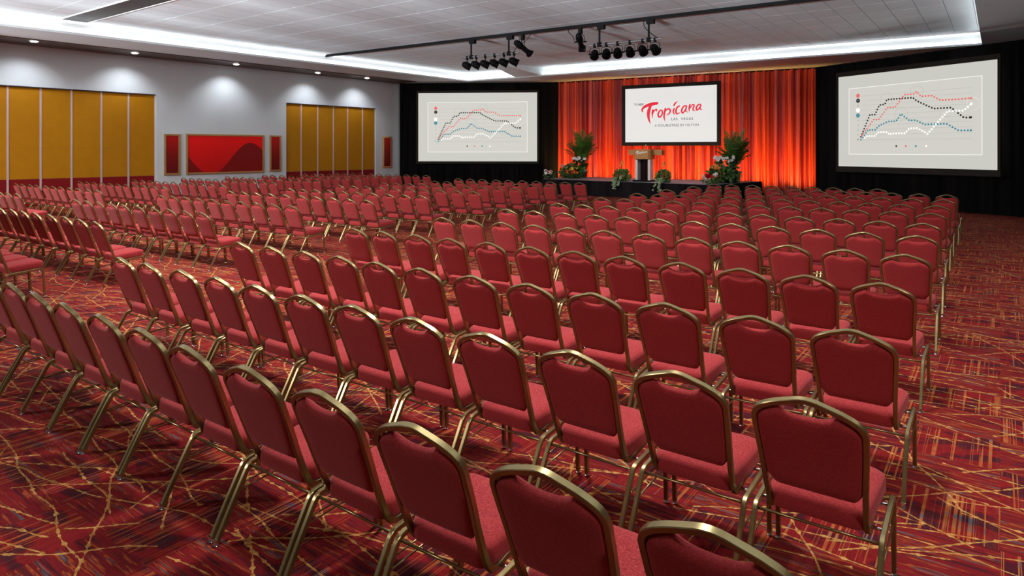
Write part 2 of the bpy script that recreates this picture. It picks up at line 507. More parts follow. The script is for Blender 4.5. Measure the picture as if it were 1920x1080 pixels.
# recessed track near the camera
m = MB().box(-23.6, -0.6, 8.40, 9.10, CEIL - 0.012, CEIL + 0.02)
o = m.build('partition_track', 'track', ceil)
for yy in (8.37, 9.13):
    MB().box(-23.6, -0.6, yy - 0.02, yy + 0.02, CEIL - 0.02, CEIL + 0.02).build('track_edge', 'cove', ceil)
# dark wood strip with downlights along the wall
m = MB().prism([(WL(-8), -8), (WL(-8) + 1.5, -8), (WL(25.2) + 1.5, 25.2), (WL(25.2), 25.2)], SOF - 0.03, SOF)
struct(m.build('trim_1', 'wood_dark'), 'dark wood strip along the wall top holding the downlights')

# wall with two partition openings
OP1 = [wx(p)[0].y for p in (16, 78, 136, 192, 243, 293)]
OP1 = [OP1[0] - 2.3, OP1[0] - 1.15] + OP1
OP2 = [wx(p)[0].y for p in (536.7, 566.7, 597.7, 627, 654, 681.7, 705)]
DOORTOP = 4.12
wl = MB()
def wall_piece(y0, y1, z0, z1):
    wl.prism([(WL(y0) - 0.3, y0), (WL(y0), y0), (WL(y1), y1), (WL(y1) - 0.3, y1)], z0, z1)
wall_piece(-10, OP1[0], 0, SOF)
wall_piece(OP1[0], OP1[-1], DOORTOP, SOF)
wall_piece(OP1[-1], OP2[0], 0, SOF)
wall_piece(OP2[0], OP2[-1], DOORTOP, SOF)
wall_piece(OP2[-1], 25.6, 0, SOF)
struct(wl.build('wall_left', 'wall'), 'pale grey wall washed by downlights')
struct(MB().prism([(-29, 33.5), (12, 33.5), (12, 33.7), (-29, 33.7)], 0, CEIL).build('wall_back', 'wall'))
m = MB()
for y0, y1 in ((OP1[-1], OP2[0]), (OP2[-1], 25.3)):
    m.prism([(WL(y0), y0), (WL(y0) + 0.015, y0), (WL(y1) + 0.015, y1), (WL(y1), y1)], 0, 0.12)
struct(m.build('baseboard_left', 'wood_dark'))

# amber folding partitions in the two openings
def partition(edges, label):
    y0, y1 = edges[0], edges[-1]
    root = thing('folding_partition', label, 'partition', (WL((y0 + y1) / 2) - 0.14, (y0 + y1) / 2, 0), -math.atan(0.0377), 'amber folding partitions')
    cy = (y0 + y1) / 2
    zs = [0.95, 2.0, 3.05, DOORTOP - 0.03]
    for a, b in zip(edges, edges[1:]):
        a, b = a - cy, b - cy
        for z0, z1 in zip(zs, zs[1:]):
            MB().box(0, 0.05, a + 0.03, b - 0.03, z0 + 0.001, z1 - 0.001).build('panel', 'yellow', root)
        MB().box(0, 0.05, a + 0.03, b - 0.03, 0.02, 0.945).build('base_panel', 'darkred', root)
    for e in edges:
        e -= cy
        MB().box(-0.01, 0.07, e - 0.03, e + 0.03, 0.0, DOORTOP - 0.03).build('edge_strip', 'trimpink', root)
    MB().box(-0.02, 0.13, y0 - cy, y1 - cy, DOORTOP - 0.03, DOORTOP).build('head_rail', 'track', root)
partition(OP1, 'wide amber folding partition with crimson base, at the near end of the pale wall')
partition(OP2, 'amber folding partition with crimson base between the small red panel pictures')

# framed red artworks
def artwork(px0, px1, py_t, py_b, wave, label):
    a, d0 = wx(px0)
    b, d1 = wx(px1)
    dm = (d0 + d1) / 2
    zt, zb = z_on(py_t, dm), z_on(py_b, dm)
    cy, L = (a.y + b.y) / 2, b.y - a.y
    root = thing('framed_picture', label, 'picture', (WL(cy), cy, zb), -math.atan(0.0377), 'red pictures on the pale wall')
    h = zt - zb
    w = 0.07
    name = 'artwork_red_wave' if wave else 'artwork_red_plain'
    if name not in MAT:
        MAT[name] = art_material(name, 0, 0, wave)
    MB().box(0.0, 0.03, -L / 2 + w / 2, L / 2 - w / 2, w / 2, h - w / 2).build('canvas', name, root)
    for y0, y1, z0, z1 in ((-L / 2, L / 2, 0, w), (-L / 2, L / 2, h - w, h), (-L / 2, -L / 2 + w, w, h - w), (L / 2 - w, L / 2, w, h - w)):
        MB().box(0.0, 0.06, y0, y1, z0, z1).build('frame_rail', 'artframe', root)
artwork(307, 337, 251, 328, False, 'narrow red framed picture beside the wide partition, lower edge nearest the camera')
artwork(348, 494, 252, 325, True, 'wide red framed picture with a dark wave shape')
artwork(505, 526, 254, 321, False, 'narrow red framed picture just beyond the wide wave picture')
artwork(717, 733, 256, 314, False, 'small narrow red picture beside the black drape corner')

# downlights in the wood strip
for k, (px, py) in enumerate(((64, 77), (253, 99), (443, 120), (596, 136), (688, 146), None) if False else ((64, 77), (253, 99), (443, 120), (596, 136), (688, 146))):
    p = at_z(px, py, SOF - 0.03)
    lab = ('first', 'second', 'third', 'fourth', 'fifth')[k]
    root = thing('downlight', f'{lab} round downlight in the dark wood strip, counting from the near end', 'light', (p.x, p.y, SOF - 0.03), 0, 'downlights washing the pale wall')
    MB().lathe([(0.11, -0.012), (0.145, -0.012), (0.145, 0.0), (0.11, 0.0)], 20).build('trim_ring', 'cove', root)
    MB().lathe([(0.04, -0.04), (0.08, -0.034), (0.105, -0.018), (0.11, -0.004)], 20).build('lens', 'lamp', root)
    wallx = WL(p.y)
    spot_lamp((p.x, p.y, SOF - 0.06), (wallx, p.y, 2.0), WASH, 112, (0.95, 0.96, 1.0), 0.06, 1.0, 'downlight_lamp')
spot_lamp((-25.9, 5.0, SOF - 0.06), (WL(5), 5.0, 2.0), WASH, 112, (0.95, 0.96, 1.0), 0.06, 1.0, 'downlight_lamp')

# ------------------------------------------------------------------ drapes and stage curtain
def drape(name, label, p0, p1, z0, z1, mat, pitch, amp, seed, header=None):
    p0, p1 = Vector(p0), Vector(p1)
    L = (p1 - p0).length
    root = thing(name, label, 'curtain', (p0.x, p0.y, 0), math.atan2(p1.y - p0.y, p1.x - p0.x))
    rnd = random.Random(seed)
    n = int(L / pitch * 8)
    nz = 10
    ph = [rnd.uniform(0, 6.28) for _ in range(6)]
    vs, fs = [], []
    for k in range(nz + 1):
        t = k / nz
        for i in range(n + 1):
            x = L * i / n
            w = 2 * PI * x / pitch
            wob = 0.9 * math.sin(0.37 * w + ph[0]) + 0.6 * math.sin(0.171 * w + ph[1] + 0.6 * t)
            a = amp * (0.75 + 0.35 * math.sin(0.23 * w + ph[2]))
            y = a * math.sin(w + wob + 0.25 * math.sin(3 * t + ph[4])) + 0.35 * a * math.sin(2.3 * w + ph[3] + 0.5 * t)
            y *= 0.55 + 0.45 * min(1, (1 - t) * 2.5)
            vs.append((x, y, z0 + (z1 - z0) * t))
    for k in range(nz):
        for i in range(n):
            a = k * (n + 1) + i
            fs.append((a, a + 1, a + n + 2, a + n + 1))
    MB().add(vs, fs).build('cloth', mat, root, 'all')
    MB().tube([(0, 0.0, z1 - 0.03), (L, 0.0, z1 - 0.03)], 0.025, 8).build('hanging_pipe', 'black', root)
    return root
LD0, LD1 = (-26.05, 25.35), (-18.9, 29.9)
RC0, RC1 = (-19.0, 29.95), (-6.3, 31.2)
RD0, RD1 = (-5.75, 27.65), (4.5, 22.06)
drape('black_drape', 'black floor-length drape behind the chart screen beside the pale wall', LD0, LD1, 0.02, SOF - 0.01, 'blackdrape', 0.34, 0.06, 1)
drape('stage_curtain', 'red satin curtain behind the stage, glowing orange towards the floor', RC0, RC1, 0.02, SOF - 0.01, 'reddrape', 0.30, 0.13, 2)
drape('black_drape', 'black floor-length drape behind the angled chart screen beside the open aisle', RD0, RD1, 0.01, 5.14, 'blackdrape', 0.34, 0.05, 3)
# orange uplights on the floor behind the stage
for k in range(10):
    q = Vector(RC0).lerp(Vector(RC1), (k + 0.5) / 10)
    root = thing('uplight', f'{("first", "second", "third", "fourth", "fifth", "sixth", "seventh", "eighth", "ninth", "tenth")[k]} small floor uplight behind the stage, counting from the pale wall', 'light', (q.x, q.y - 1.35, 0), 0, 'uplights behind the stage')
    MB().box(-0.14, 0.14, -0.09, 0.09, 0, 0.10).build('housing', 'black', root)
    spot_lamp((q.x, q.y - 1.35, 0.16), (q.x, q.y + 0.1, 1.7), 330, 96, (1.0, 0.58, 0.17), 0.10, 0.9, 'uplight_lamp')

# ------------------------------------------------------------------ stage
SH = 0.65
SA, SB, SC, SD = (-16.6, 25.0), (-8.6, 24.4), (-7.95, 28.3), (-17.2, 28.3)
stage = thing('stage_platform', 'low stage with grey deck and pleated black skirt before the red curtain', 'stage', (-12.6, 26.6, 0))
off = lambda p: (p[0] + 12.6, p[1] - 26.6)
MB().prism([off(p) for p in (SA, SB, SC, SD)], SH - 0.06, SH).build('deck', 'deck', stage)
sk = MB()
pts = []
for p, q in ((SD, SA), (SA, SB), (SB, SC)):
    p, q = Vector(off(p)), Vector(off(q))
    n = int((q - p).length / 0.03)
    nn = Vector(((q - p).y, -(q - p).x)).normalized()
    for i in range(n + 1):
        b = p.lerp(q, i / n)
        a = 0.018 * math.sin(i * 2 * PI / 6.0) + 0.01 * math.sin(i * 0.37)
        pts.append(((b + nn * (0.025 + 0.3 * a)), (b + nn * (0.035 + a))))
for (t, b) in pts:
    sk.v += [(t.x, t.y, SH - 0.002), (b.x, b.y, 0.01)]
sk.f = [(2 * i, 2 * i + 1, 2 * i + 3, 2 * i + 2) for i in range(len(pts) - 1)]
sk.build('skirt', 'skirt', stage, 'all')

# ------------------------------------------------------------------ projection screens
def bilerp(c, u, v):
    tl, tr, bl, br = [Vector(q) for q in c]
    return tl.lerp(tr, u).lerp(bl.lerp(br, u), v)
def uv_in(c, x, y):
    # invert the slide's corner quad (tl, tr, bl, br) by a few Newton steps
    u, v = 0.5, 0.5
    for _ in range(12):
        p = bilerp(c, u, v)
        e = 1e-4
        du = (bilerp(c, u + e, v) - p) / e
        dv = (bilerp(c, u, v + e) - p) / e
        det = du.x * dv.y - du.y * dv.x
        rx, ry = x - p.x, y - p.y
        u += (rx * dv.y - ry * dv.x) / det
        v += (du.x * ry - du.y * rx) / det
    return u, v
def screen(label, p0, p1, z0, z1, border):
    p0, p1 = Vector(p0), Vector(p1)
    c = (p0 + p1) / 2
    w, h = (p1 - p0).length, z1 - z0
    root = thing('projection_screen', label, 'screen', (c.x, c.y, z0), math.atan2(p1.y - p0.y, p1.x - p0.x))
    t, bt, bb = border
    for x0, x1, y0, y1 in ((-w / 2 - t, w / 2 + t, -bb, 0), (-w / 2 - t, w / 2 + t, h, h + bt), (-w / 2 - t, -w / 2, 0, h), (w / 2, w / 2 + t, 0, h)):
        MB().box(x0, x1, -0.05, 0.03, y0, y1).build('border', 'bframe', root)
    return root, w, h
class Print:
    """flat shapes printed on a slide: u, v in 0..1 from the top left corner"""
    def __init__(self, w, h, y, layer):
        self.w, self.h, self.y = w, h, y - 0.0012 * layer
        self.mb = MB()
    def P(self, u, v):
        return ((u - 0.5) * self.w, self.y, (1 - v) * self.h)
    def poly(self, pts):
        self.mb.add([self.P(*p) for p in pts], [tuple(range(len(pts)))])
    def rect(self, u0, v0, u1, v1):
        self.poly([(u0, v0), (u0, v1), (u1, v1), (u1, v0)])
    def disc(self, u, v, r, n=12):
        k = self.w / self.h
        self.poly([(u + r * math.cos(-2 * PI * i / n), v + r * k * math.sin(-2 * PI * i / n)) for i in range(n)])
    def ring(self, u, v, r, t, n=40):
        k = self.w / self.h
        for i in range(n):
            a, b = -2 * PI * i / n, -2 * PI * (i + 1) / n
            self.poly([(u + q * math.cos(s), v + q * k * math.sin(s)) for q, s in ((r, a), (r, b), (r - t, b), (r - t, a))])
    def stroke(self, pts):
        # pts (u, v, half width in u) with aspect kept
        k = self.w / self.h
        P = [Vector((p[0], p[1] / k)) for p in pts]
        W = [p[2] for p in pts]
        # smooth by Catmull-Rom
        Q, R = [], []
        for i in range(len(P) - 1):
            a, b, c, d = P[max(i - 1, 0)], P[i], P[i + 1], P[min(i + 2, len(P) - 1)]
            for s in range(6):
                t = s / 6
                Q.append(0.5 * ((2 * b) + (c - a) * t + (2 * a - 5 * b + 4 * c - d) * t * t + (3 * b - a - 3 * c + d) * t ** 3))
                R.append(W[i] + (W[i + 1] - W[i]) * t)
        Q.append(P[-1]); R.append(W[-1])
        n = len(Q)
        L = []
        for i in range(n):
            t = (Q[min(i + 1, n - 1)] - Q[max(i - 1, 0)]).normalized()
            nn = Vector((-t.y, t.x)) * R[i]
            L.append((Q[i] + nn, Q[i] - nn))
        for i in range(n - 1):
            q = [L[i][0], L[i][1], L[i + 1][1], L[i + 1][0]]
            self.poly([(p.x, p.y * k) for p in q])
    def build(self, name, mat, root):
        return self.mb.build(name, mat, root)
def text_mesh(txt, x0, x1, z0, z1, y, name, mat, root, bold=0.0, spacing=1.0):
    cu = bpy.data.curves.new('lettering', 'FONT')
    cu.body = txt
    cu.offset = bold
    cu.space_character = spacing
    o = bpy.data.objects.new('lettering', cu)
    COL.objects.link(o)
    bpy.context.view_layer.update()
    me = bpy.data.meshes.new_from_object(o.evaluated_get(bpy.context.evaluated_depsgraph_get()))
    bpy.data.objects.remove(o, do_unlink=True)
    bpy.data.curves.remove(cu)
    xs = [v.co.x for v in me.vertices]
    ys = [v.co.y for v in me.vertices]
    ax, bx, ay, by = min(xs), max(xs), min(ys), max(ys)
    for v in me.vertices:
        v.co = (x0 + (v.co.x - ax) / (bx - ax) * (x1 - x0), y, z0 + (v.co.y - ay) / (by - ay) * (z1 - z0))
    me.materials.clear()
    me.materials.append(MAT[mat])
    me.name = name
    return put(name, me, root)
SY = -0.02     # slide surface in the screen's own frame

TROP = [
    [(380, 520, 8), (370, 490, 13), (395, 450, 18), (460, 418, 23), (540, 398, 25), (600, 388, 20), (618, 372, 3)],
    [(502, 425, 18), (474, 500, 25), (466, 570, 22), (478, 640, 14), (502, 700, 1)],
    [(538, 480, 13), (527, 540, 13), (530, 612, 3)],
    [(532, 550, 6), (560, 498, 10), (595, 484, 12), (590, 512, 5)],
    [(650, 492, 11), (618, 540, 13), (625, 590, 12), (655, 588, 11), (682, 540, 12), (676, 500, 11), (650, 492, 11)],
    [(728, 458, 12), (712, 540, 14), (708, 600, 12), (724, 662, 1)],
    [(728, 505, 8), (768, 472, 11), (800, 490, 12), (788, 538, 11), (745, 568, 3)],
    [(852, 428, 12), (875, 388, 12), (912, 360, 2)],
    [(862, 462, 12), (846, 520, 12), (868, 562, 3)],
    [(942, 428, 11), (905, 450, 12), (884, 510, 13), (900, 548, 12), (948, 528, 3)],
    [(1045, 428, 8), (1000, 436, 11), (968, 500, 12), (985, 535, 11), (1015, 500, 9), (1042, 445, 7)],
    [(1044, 430, 11), (1028, 500, 11), (1058, 525, 3)],
    [(1092, 402, 12), (1080, 460, 12), (1080, 516, 4)],
    [(1084, 475, 6), (1128, 412, 9), (1150, 424, 11), (1134, 485, 11), (1168, 505, 3)],
    [(1250, 408, 8), (1212, 412, 11), (1182, 460, 12), (1196, 495, 10), (1225, 460, 8), (1248, 420, 7)],
    [(1250, 412, 11), (1234, 470, 11), (1268, 490, 3)],
]
# centre screen
cn = Vector((0.1036, -0.9946))
a, d0 = on_line(1172.8, Vector(RC0) + cn * 1.0, Vector(RC1) + cn * 1.0)
b, d1 = on_line(1344.5, Vector(RC0) + cn * 1.0, Vector(RC1) + cn * 1.0)
zt = (z_on(167.2, d0) + z_on(158.8, d1)) / 2
zb = (z_on(266.3, d0) + z_on(266.3, d1)) / 2
root, w, h = screen('black-bordered centre screen showing a red script logo above the lectern', a, b, zb, zt, (0.17, 0.17, 0.17))
s = Print(w, h, SY, 0); s.rect(0, 0, 1, 1); s.build('slide', 'slide_white', root)
for q in (-1, 1):
    MB().tube([(q * w * 0.42, 0, h + 0.1), (q * w * 0.42, 0, SOF - zb)], 0.005, 6).build('hanging_cable', 'black', root)
QC = ((103, 178), (1473, 112), (103, 970), (1478, 970))
s = Print(w, h, SY, 1)
for i, st_ in enumerate(TROP):
    s.y = SY - 0.0012 - 0.0001 * i
    s.stroke([(*uv_in(QC, x, y), q / 1372.0) for x, y, q in st_])
s.build('logo_script', 'p_logo', root)
def screen_text(txt, x0, x1, y0, y1, bold, sp, mat='p_ink'):
    u0, v0 = uv_in(QC, x0, (y0 + y1) / 2)
    u1, v1 = uv_in(QC, x1, (y0 + y1) / 2)
    vm = (v0 + v1) / 2
    hh = (y1 - y0) / 825.0
    text_mesh(txt, (u0 - 0.5) * w, (u1 - 0.5) * w, (1 - vm - hh / 2) * h, (1 - vm + hh / 2) * h, SY - 0.003, 'lettering', mat, root, bold, sp)
screen_text('THE', 240, 300, 391, 423, 0.0, 1.0)
screen_text('NEW', 313, 395, 391, 423, 0.035, 1.05)
screen_text('LAS  VEGAS', 818, 1135, 605, 642, 0.015, 1.35)
screen_text('A DOUBLETREE BY HILTON', 562, 1218, 701, 735, 0.0, 1.0)

# chart slides
QL = ((38, 80), (1690, 62), (38, 1008), (1690, 1006))
SER = {
    'black': ([(318, 705), (425, 487), (485, 487), (535, 395), (597, 390), (620, 345), (900, 343), (940, 375), (1108, 455), (1278, 455), (1395, 549), (1458, 549)], 'p_black'),
    'coral': ([(330, 690), (470, 535), (527, 537), (625, 425), (712, 423), (810, 310), (915, 308), (937, 287), (985, 335), (1090, 335), (1180, 383), (1460, 381)], 'p_red'),
    'teal': ([(320, 735), (405, 638), (490, 638), (520, 605), (630, 560), (722, 560), (775, 492), (865, 557), (925, 556), (1025, 600), (1235, 598), (1348, 663), (1458, 663)], 'p_teal'),
    'white': ([(365, 717), (392, 700), (485, 700), (522, 664), (612, 662), (655, 690), (672, 678), (820, 678), (860, 633), (950, 632), (1050, 687), (1245, 485), (1395, 485), (1462, 430)], 'p_white'),
}
def chart(root, w, h):
    K = 1652.0
    s = Print(w, h, SY, 0); s.rect(0, 0, 1, 1); s.build('slide', 'slide', root)
    s = Print(w, h, SY, 1); s.poly([uv_in(QL, *p) for p in ((172, 210), (172, 882), (1555, 877), (1555, 190))]); s.build('chart_ground', 'slide_in', root)
    s = Print(w, h, SY, 2)
    q = [uv_in(QL, *p) for p in ((172, 210), (172, 882), (1555, 877), (1555, 190))]
    t = 0.0019
    for i in range(4):
        a, b = Vector(q[i]), Vector(q[(i + 1) % 4])
        n = Vector((-(b - a).y, (b - a).x)).normalized() * t
        n.y *= w / h
        s.poly([tuple(a - n * 0.5), tuple(b - n * 0.5), tuple(b + n * 0.5), tuple(a + n * 0.5)])
    for p in s.mb.f[:]:
        s.mb.f.append(tuple(reversed(p)))
    s.build('chart_outline', 'p_white', root)
    s = Print(w, h, SY, 2)
    for y in (293, 340, 388, 437, 487, 538, 587, 635, 684, 735):
        u0, v0 = uv_in(QL, 325, y)
        u1, v1 = uv_in(QL, 1470, y - 8)
        s.rect(u0, v0, u1, v0 + 0.0028)
    u0, v0 = uv_in(QL, 318, 742)
    for i in range(49):
        u = u0 + i * (uv_in(QL, 1470, 735)[0] - u0) / 48
        s.rect(u, v0, u + 0.0012, v0 + (0.016 if i % 2 == 0 else 0.009))
    for x, y, r in ((616, 345, 72), (942, 300, 70), (776, 490, 70)):
        u, v = uv_in(QL, x, y)
        s.ring(u, v, r / K, 0.0018)
    s.build('chart_grid', 'p_grey', root)
    s = Print(w, h, SY, 2)
    u, v = uv_in(QL, 1478, 432)
    s.ring(u, v, 60 / K, 0.0008)
    s.build('highlight_ring', 'p_white', root)
    for i, (nm, (pts, mat)) in enumerate(SER.items()):
        s = Print(w, h, SY, 3 + i)
        carry = 0.0
        step = 30.0
        for a, b in zip(pts, pts[1:]):
            a, b = Vector(a), Vector(b)
            L = (b - a).length
            q = carry
            while q < L:
                p = a.lerp(b, q / L)
                s.disc(*uv_in(QL, p.x, p.y), 9.6 / K, 10)
                q += step
            carry = q - L
        s.disc(*uv_in(QL, pts[-1][0], pts[-1][1]), 11.0 / K, 10)
        lx = {'black': 724, 'coral': 826, 'teal': 931, 'white': 1036}[nm]
        s.disc(*uv_in(QL, lx, 800), 10.0 / K, 12)
        ky = {'coral': 287, 'black': 338, 'white': 436, 'teal': 488}[nm]
        s.disc(*uv_in(QL, 283, ky), 23.0 / K, 20)
        o = s.build(f'{nm}_dotted_line', mat, root)
        o['kind'] = 'stuff'
        o['label'] = f'{nm} dotted line on the chart'
    for txt, y in (('8', 388), ('5', 538), ('4', 585), ('3', 634), ('2', 684), ('1', 733)):
        u, v = uv_in(QL, 283, y)
        text_mesh(txt, (u - 0.5) * w - 0.018, (u - 0.5) * w + 0.018, (1 - v) * h - 0.03, (1 - v) * h + 0.03, SY - 0.003, 'axis_number', 'p_num', root)
    for txt, y, mat in (('7', 436, 'p_grey'), ('9', 338, 'p_grey'), ('6', 488, 'p_grey')):
        u, v = uv_in(QL, 283, y)
        text_mesh(txt, (u - 0.5) * w - 0.018, (u - 0.5) * w + 0.018, (1 - v) * h - 0.03, (1 - v) * h + 0.03, SY - 0.009, 'axis_number', mat, root)
ln = Vector((0.538, -0.843))
a, d0 = on_line(784.5, Vector(LD0) + ln * 0.4, Vector(LD1) + ln * 0.4)
b, d1 = on_line(1007, Vector(LD0) + ln * 0.4, Vector(LD1) + ln * 0.4)
root, w, h = screen('chart screen on the black drape beside the pale wall', a, b, (z_on(301, d0) + z_on(304, d1)) / 2, (z_on(175, d0) + z_on(173, d1)) / 2, (0.10, 0.12, 0.12))
chart(root, w, h)
rdv = (Vector(RD1) - Vector(RD0)).normalized()
rn = Vector((rdv.y, -rdv.x))
a, d0 = on_line(1573, Vector(RD0) + rn * 0.4, Vector(RD1) + rn * 0.4)
b, d1 = on_line(1872, Vector(RD0) + rn * 0.4, Vector(RD1) + rn * 0.4)
root, w, h = screen('large angled chart screen on the black drape beside the open aisle', a, b, (z_on(310.5, d0) + z_on(320, d1)) / 2, (z_on(146, d0) + z_on(110, d1)) / 2, (0.08, 0.16, 0.20))
chart(root, w, h)

# ------------------------------------------------------------------ stage lighting hung from the ceiling track
T0, T1 = Vector((-23.5, 18.2)), Vector((-0.6, 19.17))
tr = MB().prism([T0 + Vector((0, -0.05)), T1 + Vector((0, -0.05)), T1 + Vector((0, 0.05)), T0 + Vector((0, 0.05))], CEIL - 0.09, CEIL + 0.01)
tr.build('light_track', 'black', ceil)
AIM = Vector((-12.0, 26.2, 1.6))
tdir = math.atan2(T1.y - T0.y, T1.x - T0.x)
def light_bar(posts, ends, label):
    p0, _ = on_line(posts[0], T0, T1)
    p1, _ = on_line(posts[1], T0, T1)
    e0, _ = on_line(ends[0], T0, T1)
    e1, _ = on_line(ends[1], T0, T1)
    z = CEIL - 0.70
    root = thing('light_bar', label, 'lighting bar', (e0.x, e0.y, z), tdir)
    L = (e1 - e0).length
    pipe = MB().tube([(0, 0, 0), (L, 0, 0)], 0.028, 10).build('pipe', 'steel', root, True)
    for p in (p0, p1):
        x = (p - e0).length
        q = MB().tube([(x, 0, -0.06), (x, 0, CEIL - 0.09 - z)], 0.032, 8).build('drop_post', 'black', root, True)
        MB().box(x - 0.06, x + 0.18, -0.07, 0.07, CEIL - 0.22 - z, CEIL - 0.09 - z).build('track_clamp', 'black', q)
        MB().box(x - 0.06, x + 0.06, -0.05, 0.05, -0.07, 0.07).build('pipe_clamp', 'black', q)
    return z
zb1 = light_bar((883.5, 954), (868, 973), 'suspended pipe and posts carrying six stage lamps, nearer the pale wall')
zb2 = light_bar((1124, 1216.5), (1105, 1241), 'suspended pipe and posts carrying six stage lamps, nearer the open aisle')
def aim_matrix(loc, aim):
    return (Vector(aim) - Vector(loc)).to_track_quat('Z', 'Y').to_matrix().to_4x4()
def par_can(px, z, k, bar, aim):
    p, _ = on_line(px, T0, T1)
    nm = ('first', 'second', 'third', 'fourth', 'fifth', 'sixth')[k]
    root = thing('stage_lamp', f'{nm} black can lamp on the bar nearer the {bar}, counting from the pale wall', 'stage light', (p.x, p.y, z), 0, f'can lamps on the bar nearer the {bar}')
    c = Vector((0, 0, -0.30))
    M = Matrix.Translation(c) @ aim_matrix(Vector((p.x, p.y, z - 0.3)), aim)
    MB().lathe([(0.02, -0.20), (0.07, -0.185), (0.10, -0.14), (0.125, -0.06), (0.13, 0.12), (0.145, 0.12), (0.145, 0.145), (0.12, 0.145), (0.115, 0.02), (0.05, 0.0)], 18, M).build('can', 'black', root, 35)
    MB().lathe([(0.112, 0.03), (0.112, 0.045)], 18, M).build('lens', 'reflector', root)
    side = (M.to_3x3() @ Vector((0, 0, 1))).cross(Vector((0, 0, 1))).normalized()
    y = [c + side * 0.15, c + side * 0.16 + Vector((0, 0, 0.12)), c + side * 0.13 + Vector((0, 0, 0.20)), Vector((0, 0, -0.085)), c - side * 0.13 + Vector((0, 0, 0.20)), c - side * 0.16 + Vector((0, 0, 0.12)), c - side * 0.15]
    MB().tube(y, 0.011, 6).build('yoke', 'black', root)
    MB().tube([c + side * 0.12, c + side * 0.20], 0.022, 8).tube([c - side * 0.12, c - side * 0.20], 0.022, 8).build('knob', 'black', root)
    MB().box(-0.03, 0.03, -0.04, 0.04, -0.09, 0.045).build('clamp', 'black', root)
for k, px in enumerate((876, 893, 910, 927.5, 945, 964)):
    par_can(px, zb1, k, 'pale wall', (-9.5 + 0.5 * k, 24.5, 1.0))
for k, px in enumerate((1115, 1137, 1158, 1181, 1205, 1228)):
    par_can(px, zb2, k, 'open aisle', (-15.5 + 1.4 * k, 26.0, 1.4))
def ellipsoidal(px, aim, label):
    p, _ = on_line(px, T0, T1)
    z = CEIL - 0.09
    root = thing('spotlight', label, 'stage light', (p.x, p.y, z), 0, 'long spotlights on the ceiling track')
    c = Vector((0, 0, -0.46))
    M = Matrix.Translation(c) @ aim_matrix(Vector((p.x, p.y, z - 0.46)), aim)
    MB().lathe([(0.05, -0.36), (0.09, -0.33), (0.115, -0.22), (0.115, -0.08), (0.085, -0.02), (0.085, 0.24), (0.105, 0.24), (0.105, 0.30), (0.08, 0.30)], 16, M).build('barrel', 'black', root, 35)
    M2 = M
    fr = MB()
    for q in (-1, 1):
        fr.box(-0.10, 0.10, q * 0.10 - 0.008, q * 0.10 + 0.008, 0.30, 0.38, M2)
        fr.box(q * 0.10 - 0.008, q * 0.10 + 0.008, -0.10, 0.10, 0.30, 0.38, M2)
    fr.build('colour_frame', 'black', root)
    side = (M.to_3x3() @ Vector((0, 0, 1))).cross(Vector((0, 0, 1))).normalized()
    MB().tube([c + side * 0.12, c + side * 0.14 + Vector((0, 0, 0.14)), c + side * 0.08 + Vector((0, 0, 0.24)), Vector((0, 0, -0.20)), c - side * 0.08 + Vector((0, 0, 0.24)), c - side * 0.14 + Vector((0, 0, 0.14)), c - side * 0.12], 0.012, 6).build('yoke', 'black', root)
    MB().tube([c + side * 0.10, c + side * 0.20], 0.025, 8).tube([c - side * 0.10, c - side * 0.20], 0.025, 8).build('knob', 'black', root)
    MB().box(-0.06, 0.06, -0.05, 0.05, -0.2, 0.0).build('clamp', 'black', root)
ellipsoidal(980, (-10.0, 24.5, 1.0), 'long black spotlight on the ceiling track, tilted beside the bar nearer the pale wall')
ellipsoidal(1088, (-13.5, 26.5, 0.3), 'long black spotlight on the ceiling track, tilted beside the bar nearer the open aisle')
def cable(pts, label):
    P = []
    for px, dz, dy in pts:
        q, _ = on_line(px, T0, T1)
        P.append(Vector((q.x, q.y + dy, CEIL - 0.09 + dz)))
    # smooth
    S = []
    for i in range(len(P) - 1):
        a, b, c, d = P[max(i - 1, 0)], P[i], P[i + 1], P[min(i + 2, len(P) - 1)]
        for k in range(5):
            t = k / 5
            S.append(0.5 * ((2 * b) + (c - a) * t + (2 * a - 5 * b + 4 * c - d) * t * t + (3 * b - a - 3 * c + d) * t ** 3))
    S.append(P[-1])
    tag(MB().tube(S, 0.012, 6).build('power_cable', 'black', None, True), label, 'cable')
cable([(973, 0, 0), (972, -0.3, 0.05), (964, -0.48, 0.04), (963.5, -0.60, 0)], 'black cable dropping from the track to the bar nearer the pale wall')
cable([(996, 0, 0), (990, -0.15, 0), (984, -0.25, 0.0), (977, -0.32, 0)], 'thin black cable beside the tilted spotlight nearer the pale wall')
cable([(1065, 0, 0), (1067, -0.12, 0), (1074, -0.26, 0), (1077, -0.4, 0)], 'thin black cable hanging by the tilted spotlight nearer the open aisle')
cable([(1206.5, 0, 0), (1208, -0.2, 0.03), (1220, -0.42, 0.04), (1234, -0.60, 0)], 'black cable sagging to the end of the bar nearer the open aisle')
# light thrown by the bars onto the stage
for px, aim, w_, c_ in ((893, (-9.0, 27.0, 1.0), 210, (1, 0.85, 0.7)), (945, (-12, 26.0, 1.2), 210, (1, 0.9, 0.8)), (1137, (-16.0, 27.5, 1.4), 210, (1, 0.85, 0.7)), (1205, (-11.8, 26.0, 1.4), 210, (1, 0.9, 0.8))):
    p, _ = on_line(px, T0, T1)
    spot_lamp((p.x, p.y + 0.35, CEIL - 1.12), aim, w_, 44, c_, 0.06, 0.8, 'stage_lamp_beam')

